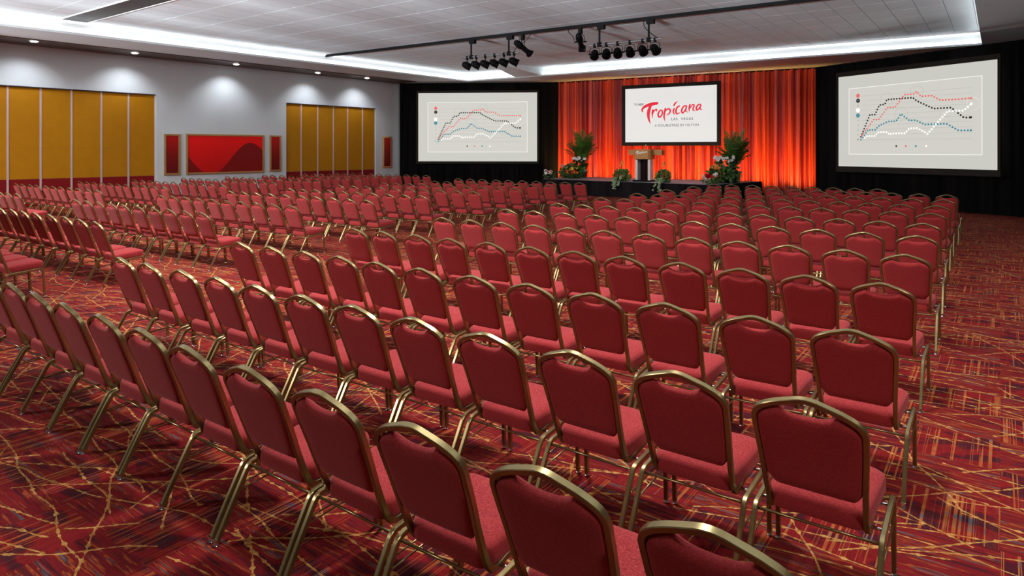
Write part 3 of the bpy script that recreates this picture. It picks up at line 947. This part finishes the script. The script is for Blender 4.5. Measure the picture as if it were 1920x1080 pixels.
# ------------------------------------------------------------------ lectern
root = thing('lectern', 'caramel wood lectern with wide wings on two white posts', 'lectern', (-11.88, 25.5, SH), math.radians(-3))
root.scale = (0.9, 1, 0.96)
MB().box(-0.44, 0.44, -0.30, 0.30, 0.0, 0.06).build('base', 'black', root)
for sx in (-1, 1):
    MB().box(sx * 0.32 - 0.06, sx * 0.32 + 0.06, -0.16, 0.12, 0.06, 0.98).build('post', 'white_gloss', root)
MB().box(-0.85, 0.85, 0.02, 0.28, 1.14, 1.36).build('wing_board', 'podium_wood', root)
blk = MB()
blk.prism([(-0.38, 0.25), (-0.42, -0.18), (-0.33, -0.25), (0.33, -0.25), (0.42, -0.18), (0.38, 0.25)], 0.96, 1.36)
blk.build('front_box', 'podium_wood', root)
MB().box(-0.40, 0.40, -0.15, 0.30, 1.36, 1.38).build('reading_top', 'podium_wood', root)
MB().box(-0.26, 0.26, 0.09, 0.11, 0.06, 0.96).build('dark_gap_sheet', 'dark_gap', root)  # added sheet standing in for the dark open gap between the posts
s = Print(0.58, 0.30, -0.252, 0)
for i, st_ in enumerate(TROP):
    s.y = -0.2525 - 0.0001 * i
    s.stroke([((x - 370) / 900.0, 0.05 + (y - 360) / 340.0 * 0.62, q / 900.0 * 1.15) for x, y, q in st_])
o = s.build('logo_script', 'petal_white', root)
o.location = (0, 0, 1.03)
mic = thing('microphone', 'small gooseneck microphone standing on the lectern top', 'microphone', (-11.84, 25.5, SH + 1.325))
MB().lathe([(0.05, 0), (0.05, 0.012), (0.02, 0.02)], 12).build('mic_base', 'black', mic)
MB().tube([(0, 0, 0.01), (0, 0.01, 0.08), (0, 0.04, 0.14)], 0.007, 6).build('gooseneck', 'chrome', mic)
MB().lathe([(0.01, -0.03), (0.022, -0.02), (0.024, 0.01), (0.012, 0.03)], 10, Matrix.Translation((0, 0.045, 0.165))).build('mic_head', 'white_gloss', mic)

# ------------------------------------------------------------------ plants and flowers
def leaf_blob(n, rx, ry, rz, size, rnd, zc, hang=0.0):
    m = MB()
    for _ in range(n):
        a, b = rnd.uniform(0, 2 * PI), math.asin(rnd.uniform(-0.75, 1))
        r = rnd.uniform(0.55, 1.0)
        d = Vector((math.cos(a) * math.cos(b), math.sin(a) * math.cos(b), math.sin(b)))
        p = Vector((d.x * rx * r, d.y * ry * r, zc + d.z * rz * r))
        t = (d + Vector((rnd.gauss(0, .5), rnd.gauss(0, .5), rnd.gauss(0, .5) - hang))).normalized()
        sd = t.cross(Vector((rnd.gauss(0, 1), rnd.gauss(0, 1), rnd.gauss(0, 1)))).normalized()
        up = sd.cross(t)
        L = size * rnd.uniform(0.6, 1.3)
        w = L * 0.28
        m.add([p, p + t * L * .5 + sd * w + up * L * .05, p + t * L - up * L * .12, p + t * L * .5 - sd * w + up * L * .05, p + t * L * .5 + up * L * -.03],
              [(0, 1, 4), (1, 2, 4), (2, 3, 4), (3, 0, 4)])
    return m
def blossom(root, loc, r, mat, rnd, name='blossom', petals=6):
    m = MB()
    tilt = Matrix.Rotation(rnd.uniform(-0.7, 0.7), 4, 'X') @ Matrix.Rotation(rnd.uniform(-0.7, 0.7), 4, 'Y') @ Matrix.Rotation(rnd.uniform(0, 6), 4, 'Z')
    lean = Matrix.Rotation(1.0, 4, 'X')
    M = Matrix.Translation(loc) @ lean @ tilt
    for lay, (k, rr, zz) in enumerate(((petals, r, 0.25), (petals - 1, r * 0.65, 0.6))):
        for i in range(k):
            a = 2 * PI * (i + 0.5 * lay) / k
            d, s_ = Vector((math.cos(a), math.sin(a), 0)), Vector((-math.sin(a), math.cos(a), 0))
            q = [Vector((0, 0, 0)), d * rr * .6 + s_ * rr * .42 + Vector((0, 0, rr * zz * .5)), d * rr + Vector((0, 0, rr * zz)), d * rr * .6 - s_ * rr * .42 + Vector((0, 0, rr * zz * .5))]
            m.add([M @ p for p in q], [(0, 1, 2, 3)])
    m.lathe([(r * .05, 0), (r * .2, r * .12), (r * .16, r * .3), (r * .03, r * .36)], 8, M)
    return m.build(name, mat, root)
def palm(label, loc, height, seed, spread=0.62):
    rnd = random.Random(seed)
    root = thing('potted_palm', label, 'plant', loc, rnd.uniform(0, 6))
    MB().lathe([(0.16, 0), (0.20, 0.02), (0.24, 0.32), (0.25, 0.34), (0.22, 0.34), (0.21, 0.28), (0.02, 0.28)], 18).build('planter', 'pot', root, 35)
    m = MB()
    for k in range(6):
        a = k * PI / 3 + rnd.uniform(-.3, .3)
        m.tube([(0.05 * math.cos(a), 0.05 * math.sin(a), 0.28), (0.08 * math.cos(a), 0.08 * math.sin(a), height * 0.45)], 0.018, 6)
    m.build('stems', 'stem', root)
    nf = 36
    for k in range(nf):
        a = k * 2.39996 + rnd.uniform(-.2, .2)
        up = rnd.uniform(0.15, 1.0)
        z0 = height * rnd.uniform(0.13, 0.38)
        reach = spread * (0.5 + 0.75 * (1 - up)) * rnd.uniform(0.75, 1.1)
        rise = (height - z0) * (0.35 + 0.68 * up) * rnd.uniform(0.85, 1.0)
        d = Vector((math.cos(a), math.sin(a), 0))
        P = []
        for i in range(13):
            t = i / 12
            P.append(d * (0.06 + reach * (0.35 * t + 0.65 * t * t)) + Vector((0, 0, z0 + rise * (1.25 * t - 0.30 * t * t * (1.4 - up * 0.6)) / 0.95)))
        f = MB().tube(P, 0.010, 5, [1 - 0.75 * i / 12 for i in range(13)])
        sd = Vector((-d.y, d.x, 0))
        for i in range(2, 12):
            for sub in (0.0, 0.5):
                t = (i + sub) / 12
                b = P[i].lerp(P[min(i + 1, 12)], sub)
                tg = (P[min(i + 1, 12)] - P[i - 1]).normalized()
                L = 0.34 * math.sin(PI * min(1, 0.18 + 0.80 * t)) * rnd.uniform(0.85, 1.1) + 0.05
                for q in (-1, 1):
                    dr = (sd * q * 0.85 + tg * 0.75 + Vector((0, 0, rnd.uniform(-0.15, 0.1)))).normalized()
                    nn = tg.cross(dr).normalized()
                    wv = dr.cross(nn) * 0.020
                    e = b + dr * L + Vector((0, 0, -0.16 * L))
                    mid = b + dr * L * 0.5 + Vector((0, 0, 0.01))
                    f.add([b, mid + wv, e, mid - wv], [(0, 1, 2, 3)])
        f.build('frond', 'leaf' if k % 3 else 'leaf_pale' if k % 9 == 0 else 'leaf', root)
    return root
palm('tall palm in a dark planter on the stage beside the black drape', (-16.0, 27.5, SH), 2.35, 3, 0.85)
palm('tall palm in a dark planter on the stage at its open aisle end', (-8.75, 27.3, SH), 2.20, 9, 0.66)
def arrangement(label, loc, r, h, n, size, mats, flowers, seed, trail=False, name='flower_arrangement'):
    rnd = random.Random(seed)
    root = thing(name, label, 'flowers', loc)
    MB().lathe([(r * .35, 0), (r * .45, 0.01), (r * .52, h * .3), (r * .45, h * .3), (r * .4, h * .24), (0.01, h * .24)], 14).build('bowl', 'pot', root, 35)
    for i, (mt, k) in enumerate(mats):
        o = leaf_blob(k, r, r, h * .5, size, rnd, h * .45, 0.35).build('foliage', mt, root)
    for (mat, k, rr, zlo, zhi, sector) in flowers:
        for _ in range(k):
            a = rnd.uniform(*sector)
            z = rnd.uniform(zlo, zhi) * h
            q = r * rnd.uniform(0.45, 0.95)
            blossom(root, Vector((q * math.cos(a), q * math.sin(a), z)), rr, mat, rnd)
    if trail:
        for k in range(5):
            a = rnd.uniform(-2.4, -0.7)
            m = MB()
            st_ = Vector((r * .7 * math.cos(a), r * .7 * math.sin(a), h * .35))
            # trails over the stage edge and down the skirt
            edge = Vector((st_.x * 1.05, -0.46 - 0.03 * k, 0.04))
            end = Vector((edge.x + rnd.uniform(-.08, .08), edge.y - 0.05, -rnd.uniform(0.12, 0.42)))
            P = [st_, (st_ + edge) / 2 + Vector((0, 0, 0.08)), edge, (edge + end) / 2 + Vector((0, -0.02, 0)), end]
            m.tube(P, 0.006, 5)
            for i in range(14):
                t = rnd.uniform(0.2, 1) * 3.999
                p = P[int(t)].lerp(P[int(t) + 1], t % 1) + Vector((rnd.gauss(0, .03), -abs(rnd.gauss(0, .02)), rnd.gauss(0, .02)))
                s_ = rnd.uniform(.03, .055)
                m.add([p, p + Vector((s_, -.01, -s_ * .5)), p + Vector((0, -.01, -s_ * 1.4)), p + Vector((-s_, -.01, -s_ * .5))], [(0, 1, 2, 3)])
            m.build('ivy_trail', 'leaf_pale', root)
    return root
CAMSIDE = (-2.6, -0.2)
arrangement('low mound of fern with salmon and yellow flowers below the palm near the black drape', (-15.95, 26.5, SH), 0.55, 0.62, 0, 0.17, (('leaf_dark', 220), ('leaf', 200), ('leaf_pale', 60)), (('petal_pink', 6, 0.085, 0.75, 0.95, (-3.0, -1.7)), ('petal_yellow', 7, 0.085, 0.7, 0.9, (-1.6, -0.2))), 21)
arrangement('low mound of fern with orange and yellow flowers below the aisle end palm', (-8.9, 26.36, SH), 0.58, 0.66, 0, 0.19, (('leaf', 260), ('leaf_pale', 160), ('leaf_dark', 120)), (('petal_orange', 5, 0.10, 0.75, 1.0, (-2.6, -1.4)), ('petal_yellow', 3, 0.08, 0.7, 0.9, (-3.1, -2.3))), 22)
def orchids(label, loc, r, h, n, seed):
    rnd = random.Random(seed)
    root = thing('orchid_arrangement', label, 'flowers', loc)
    MB().lathe([(0.12, 0), (0.13, h * .5), (0.17, h * .62), (0.14, h * .62), (0.02, h * .55)], 14).build('vase', 'pot', root, 35)
    leaf_blob(150, r * .8, r * .8, h * .36, 0.2, rnd, h * .66, 0.1).build('foliage', 'leaf_dark', root)
    for k in range(n):
        a = -2.75 + 2.3 * k / max(1, n - 1)
        q = r * rnd.uniform(0.75, 1.0)
        blossom(root, Vector((q * math.cos(a), q * math.sin(a), h * rnd.uniform(0.86, 1.02))), 0.10, 'petal_white', rnd, 'blossom', 5)
orchids('white orchids on dark foliage in front of the palm near the black drape', (-15.85, 27.05, SH), 0.36, 0.92, 7, 31)
orchids('white orchids on dark foliage in front of the aisle end palm', (-8.95, 26.9, SH), 0.46, 1.0, 10, 32)
arrangement('posy of white and red flowers on the stage corner near the black drape', (-16.45, 25.3, SH), 0.25, 0.36, 0, 0.11, (('leaf_dark', 60), ('leaf', 50)), (('petal_white', 8, 0.085, 0.7, 1.1, (-3.3, 0.2)), ('petal_red', 4, 0.08, 0.8, 1.0, CAMSIDE)), 23)
arrangement('posy of red and white flowers on the stage corner at the aisle end', (-8.85, 24.75, SH), 0.30, 0.36, 0, 0.11, (('leaf', 70), ('leaf_pale', 50)), (('petal_red', 6, 0.10, 0.75, 1.0, (-2.4, -0.9)), ('petal_white', 7, 0.09, 0.5, 1.15, (-3.3, 0.2)), ('petal_yellow', 2, 0.07, 0.6, 0.9, (-1.0, 0.0))), 24)
def podium_plant(label, loc, seed, rad):
    root = arrangement(label, loc, rad, 0.50, 0, 0.11, (('leaf', 300), ('leaf_dark', 160), ('leaf_pale', 90)), (('petal_white', 3, 0.05, 0.3, 0.6, CAMSIDE),), seed, True, 'ivy_planter')
    rnd = random.Random(seed + 50)
    MB().tube([(0, 0, 0.4), (-0.02, 0, 0.62), (0.0, 0.02, 0.78)], 0.01, 5).build('flower_stem', 'stem', root)
    for k in range(4):
        blossom(root, Vector((rnd.uniform(-.05, .05), rnd.uniform(-.05, .02), 0.66 + 0.05 * k)), 0.07, 'petal_orange', rnd, 'blossom', 6)
    return root
podium_plant('bushy planter with trailing ivy at the stage edge, pale wall side of lectern', (-12.72, 25.12, SH), 41, 0.34)
podium_plant('bushy planter with trailing ivy at the stage edge, open aisle side of lectern', (-10.82, 24.95, SH), 42, 0.28)

# ------------------------------------------------------------------ banquet chairs
DX = [0, .1, .2, .3, .45, .6, .8, .9, .96, 1.0]
DZ = [0, .0017, .0065, .0135, .0235, .0345, .054, .070, .086, .11]
def interp(x, xs, ys):
    if x <= xs[0]:
        return ys[0]
    for i in range(len(xs) - 1):
        if x <= xs[i + 1]:
            t = (x - xs[i]) / (xs[i + 1] - xs[i])
            return ys[i] + (ys[i + 1] - ys[i]) * t
    return ys[-1]
ZS = [.37, .40, .46, .54, .64, .72, .81, .93]
YS = [-.130, -.145, -.170, -.200, -.236, -.267, -.302, -.347]
XS = [.193, .194, .196, .199, .206, .212, .2155, .2155]
yb = lambda z: interp(z, ZS, YS)
xb = lambda z: interp(z, ZS, XS)
def chair_meshes():
    M = {}
    side = [(.190, .14, .372), (.190, .0, .352), (.191, -.05, .343), (.192, -.085, .341), (.193, -.112, .350)]
    for z in (.375, .41, .46, .50, .54, .58, .64, .70, .76, .805):
        side.append((xb(z), yb(z), z))
    half = side[:]
    for u in (.985, .955, .91, .84, .76, .68, .60, .52, .44, .36, .28, .20, .10, 0.0):
        z = .919 - interp(u, DX, DZ)
        half.append((u * .2155, yb(z), z))
    path = half + [(-x, y, z) for x, y, z in reversed(half[:-1])]
    M['back_frame'] = MB().sweep(path, BAR(.0115, .0140, .0028), (1, 0, 0)).mesh('back_frame', 'gold', 30)
    # upholstered back with a scooped hand hold
    nu, nv = 30, 18
    m = MB()
    idx = {}
    for sidx, th in ((0, .026), (1, .030)):
        for i in range(nu + 1):
            u = -1 + 2 * i / nu
            a = abs(u)
            zt = .908 - interp(a, DX, DZ) - .006
            if a < .52:
                zt -= .055 * max(0.0, math.cos(PI / 2 * a / .52)) ** .8
            zbm = .478 + .065 * max(0.0, (a - .74) / .26) ** 2.2
            for j in range(nv + 1):
                v = j / nv
                z = zbm + (zt - zbm) * v
                x = u * (xb(z) - .004)
                e = (max(0.0, 1 - a ** 8) ** .5) * (max(0.0, 1 - abs(2 * v - 1) ** 9) ** .5)
                y = yb(z) + (-1 if sidx == 0 else 1) * (th * e * (1 + .12 * (1 - a * a)))
                edge = i in (0, nu) or j in (0, nv)
                if edge and sidx == 1:
                    idx[(1, i, j)] = idx[(0, i, j)]
                else:
                    idx[(sidx, i, j)] = len(m.v)
                    m.v.append((x, y, z))
        for i in range(nu):
            for j in range(nv):
                q = (idx[(sidx, i, j)], idx[(sidx, i + 1, j)], idx[(sidx, i + 1, j + 1)], idx[(sidx, i, j + 1)])
                m.f.append(q if sidx == 0 else q[::-1])
    M['backrest'] = m.mesh('backrest', 'fabric', 'all')
    # seat cushion
    def outline(inset):
        pts = []
        yr, yf, wr, wf, rad = -.155 + inset, .255 - inset, .205 - inset, .226 - inset, .062 - inset * .4
        for cx, cy, a0 in ((wf - rad, yf - rad, 0), (-wf + rad, yf - rad, PI / 2), (-wr + rad, yr + rad, PI), (wr - rad, yr + rad, 1.5 * PI)):
            for k in range(7):
                a = a0 + PI / 2 * k / 6
                pts.append((cx + rad * math.cos(a), cy + rad * math.sin(a)))
        return pts
    m = MB()
    rings = ((.03, .386), (.006, .391), (0, .405), (0, .448), (.005, .465), (.018, .476), (.05, .482), (.11, .485))
    n = 28
    for ins, z in rings:
        m.v += [(x, y, z + (y - .255) * .09) for x, y in outline(ins)]
    for r_ in range(len(rings) - 1):
        for k in range(n):
            m.f.append((r_ * n + k, r_ * n + (k + 1) % n, (r_ + 1) * n + (k + 1) % n, (r_ + 1) * n + k))
    m.f.append(tuple(range(n - 1, -1, -1)))
    m.f.append(tuple((len(rings) - 1) * n + k for k in range(n)))
    M['seat'] = m.mesh('seat', 'fabric', 50)
    X = .252
    for sx in (-1, 1):
        rear = [(sx * X, -.335, .016), (sx * X, -.255, .165), (sx * X, -.172, .312), (sx * X, -.158, .331), (sx * X, -.140, .341), (sx * X, -.12, .345), (sx * X, .02, .358)]
        front = [(sx * X, .245, .016), (sx * X, .236, .2), (sx * X, .229, .325), (sx * X, .221, .352), (sx * X, .204, .369), (sx * X, .18, .374), (sx * X, .02, .358)]
        for nm, pth, fp in (('rear', rear, (-.337, .0)), ('front', front, (.245, .0))):
            M[nm, sx] = MB().sweep(pth, BAR(.0110, .0125, .0028), (1, 0, 0)).mesh('leg', 'gold', 30)
            M[nm, sx, 'foot'] = MB().lathe([(.014, 0), (.016, .004), (.012, .010), (.011, .03), (.014, .034)], 10, Matrix.Translation((sx * X, fp[0], 0))).mesh('foot_glide', 'chrome', 35)
        M['stretch', sx] = MB().tube([(sx * X, -.222, .225), (sx * X, .234, .255)], .0045, 6).mesh('side_stretcher', 'gold', 'all')
    M['cross', 0] = MB().tube([(-X, -.150, .327), (X, -.150, .327)], .007, 6).mesh('crossbar', 'gold', 'all')
    M['cross', 1] = MB().tube([(-X, .205, .358), (X, .205, .358)], .007, 6).mesh('crossbar', 'gold', 'all')
    for sx in (-1, 1):
        M['bracket', sx, 0] = MB().tube([(sx * .190, -.055, .343), (sx * X, -.075, .350)], .008, 8).mesh('bracket', 'chrome', 'all')
        M['bracket', sx, 1] = MB().tube([(sx * .190, .12, .369), (sx * X, .13, .369)], .008, 8).mesh('bracket', 'chrome', 'all')
    return M
CM = chair_meshes()
ORD = ['', 'first', 'second', 'third', 'fourth', 'fifth', 'sixth', 'seventh', 'eighth', 'ninth', 'tenth', 'eleventh', 'twelfth']
ROWY = {1: 1.76, 2: 2.89, 3: 4.15, 4: 5.75, 5: 7.48, 6: 9.22, 7: 10.82, 8: 12.65, 9: 14.42, 10: 16.25, 11: 18.1, 12: 19.75}
CHAIRS = {
    'R1': [-0.63, -1.185, -1.755, -2.31, -2.85, -3.42, -3.96, -4.51, -4.96, -5.52, -6.07, -6.63],
    'R2': [-0.64, -1.195, -1.74, -2.30, -2.86, -3.41, -3.95, -4.51, -5.05, -5.6, -6.18, -6.72],
    'R3': [-0.69, -1.2, -1.79, -2.34, -2.89, -3.45, -4.02, -4.57, -5.09, -5.64, -6.2, -6.78],
    'R4': [-0.73, -1.25, -1.79, -2.33, -2.9, -3.45, -3.98, -4.54, -5.11, -5.66, -6.22, -6.77],
    'R5': [-0.76, -1.29, -1.81, -2.36, -2.88, -3.45, -4.03, -4.57, -5.11, -5.67, -6.25, -6.79],
    'R6': [-0.8, -1.37, -1.9, -2.45, -3.01, -3.52, -4.05, -4.61, -5.13, -5.71, -6.3, -6.88],
    'R7': [-0.86, -1.4, -1.92, -2.48, -3.02, -3.56, -4.1, -4.65, -5.23, -5.76, -6.28, -6.84],
    'R8': [-0.9, -1.43, -2.0, -2.55, -3.04, -3.61, -4.17, -4.71, -5.26, -5.8, -6.35, -6.9],
    'R9': [-0.94, -1.5, -2.02, -2.58, -3.1, -3.63, -4.19, -4.73, -5.28, -5.84, -6.36, -6.91],
    'R10': [-0.94, -1.5, -2.07, -2.61, -3.13, -3.66, -4.2, -4.75, -5.27, -5.81, -6.39, -6.95],
    'R11': [-0.98, -1.52, -2.09, -2.64, -3.15, -3.72, -4.25, -4.77, -5.32, -5.86, -6.4, -6.95],
    'R12': [-2.6, -3.14, -3.66, -4.19, -4.7, -5.28, -5.82, -6.42, -6.95],
    'M2': [-10.48, -11.03, -11.58, -12.12],
    'M3': [-10.44, -10.94, -11.48, -12.09, -12.68, -13.2, -13.79, -14.23, -14.82],
    'M4': [-10.49, -11.02, -11.56, -12.1, -12.66, -13.25, -13.8, -14.32, -14.88, -15.34],
    'M5': [-10.56, -11.09, -11.62, -12.18, -12.69, -13.26, -13.77, -14.28, -14.87, -15.31],
    'M6': [-10.46, -11.01, -11.56, -12.07, -12.6, -13.23, -13.78, -14.34, -14.9, -15.42],
    'M7': [-10.49, -11.02, -11.55, -12.06, -12.61, -13.13, -13.65, -14.21, -14.72, -15.28],
    'M8': [-10.45, -11.0, -11.56, -12.15, -12.67, -13.23, -13.78, -14.35, -14.9, -15.51],
    'M9': [-10.49, -11.07, -11.61, -12.17, -12.75, -13.33, -13.85, -14.4, -14.99, -15.54],
    'M10': [-10.6, -11.19, -11.72, -12.29, -12.83, -13.43, -13.98, -14.54, -15.07, -15.66],
    'M11': [-10.65, -11.18, -11.74, -12.28, -12.84, -13.42, -13.94, -14.55, -15.1, -15.67],
    'L4': [-18.70, -19.25, -19.8, -20.35],
    'L5': [-18.66, -19.26, -19.85, -20.37, -20.96, -21.51, -22.03, -22.68, -23.23, -23.83, -24.31],
    'L6': [-18.78, -19.35, -19.94, -20.46, -21.04, -21.63, -22.13, -22.65, -23.23, -23.74, -24.27],
    'L7': [-18.57, -19.23, -19.74, -20.29, -20.84, -21.44, -21.96, -22.45, -22.92, -23.48, -24.06],
    'L8': [-18.8, -19.32, -19.92, -20.45, -20.97, -21.55, -22.16, -22.61, -23.14, -23.65, -24.25],
    'L9': [-18.91, -19.45, -19.94, -20.47, -21.01, -21.62, -22.19, -22.71, -23.24, -23.78, -24.34],
    'L10': [-18.91, -19.59, -20.15, -20.68, -21.16, -21.77, -22.34, -22.82, -23.47, -24.09, -24.65],
    'L11': [-18.99, -19.5, -20.06, -20.58, -21.22, -21.78, -22.29, -22.77, -23.3, -23.84, -24.47],
    'L12': [-18.81, -19.41, -19.92, -20.47, -21.02, -21.58, -22.15, -22.74, -23.3, -23.88, -24.43],
}
BLOCK = {'R': 'right', 'M': 'middle', 'L': 'left'}
FRONT = {'R': 12, 'M': 11, 'L': 12}
rnd = random.Random(5)
for key, xs in CHAIRS.items():
    b, r_ = key[0], int(key[1:])
    xs = list(xs)
    for _ in range(60):                      # no two neighbours closer than their frames allow
        for i in range(len(xs) - 1):
            g_ = 0.536 - (xs[i] - xs[i + 1])
            if g_ > 0:
                xs[i] += g_ / 2
                xs[i + 1] -= g_ / 2
    for k, x in enumerate(xs):
        ry = ROWY[r_] if key != 'R1' else 1.741 - 0.0136 * x
        o = thing('banquet_chair', f'red chair in the {BLOCK[b]} block, {ORD[FRONT[b] + 1 - r_]} row from the stage, {ORD[k + 1]} from the right', 'chair',
                  (x + rnd.uniform(-.003, .003), ry + 0.342 + rnd.uniform(-.008, .008), 0), math.radians(rnd.uniform(-0.9, 0.9)), f'banquet chairs of the {BLOCK[b]} block')
        near = (b == 'R' and r_ <= 7) or (b == 'M' and r_ <= 6)
        put('seat', CM['seat'], o)
        put('backrest', CM['backrest'], o)
        put('back_frame', CM['back_frame'], o)
        for sx in (-1, 1):
            for nm in ('rear', 'front'):
                lg = put('leg', CM[nm, sx], o)
                if near:
                    put('foot_glide', CM[nm, sx, 'foot'], lg)
            if near:
                put('side_stretcher', CM['stretch', sx], o)
        put('crossbar', CM['cross', 0], o)
        if near:
            put('crossbar', CM['cross', 1], o)
            for sx in (-1, 1):
                put('bracket', CM['bracket', sx, 0], o)
                put('bracket', CM['bracket', sx, 1], o)
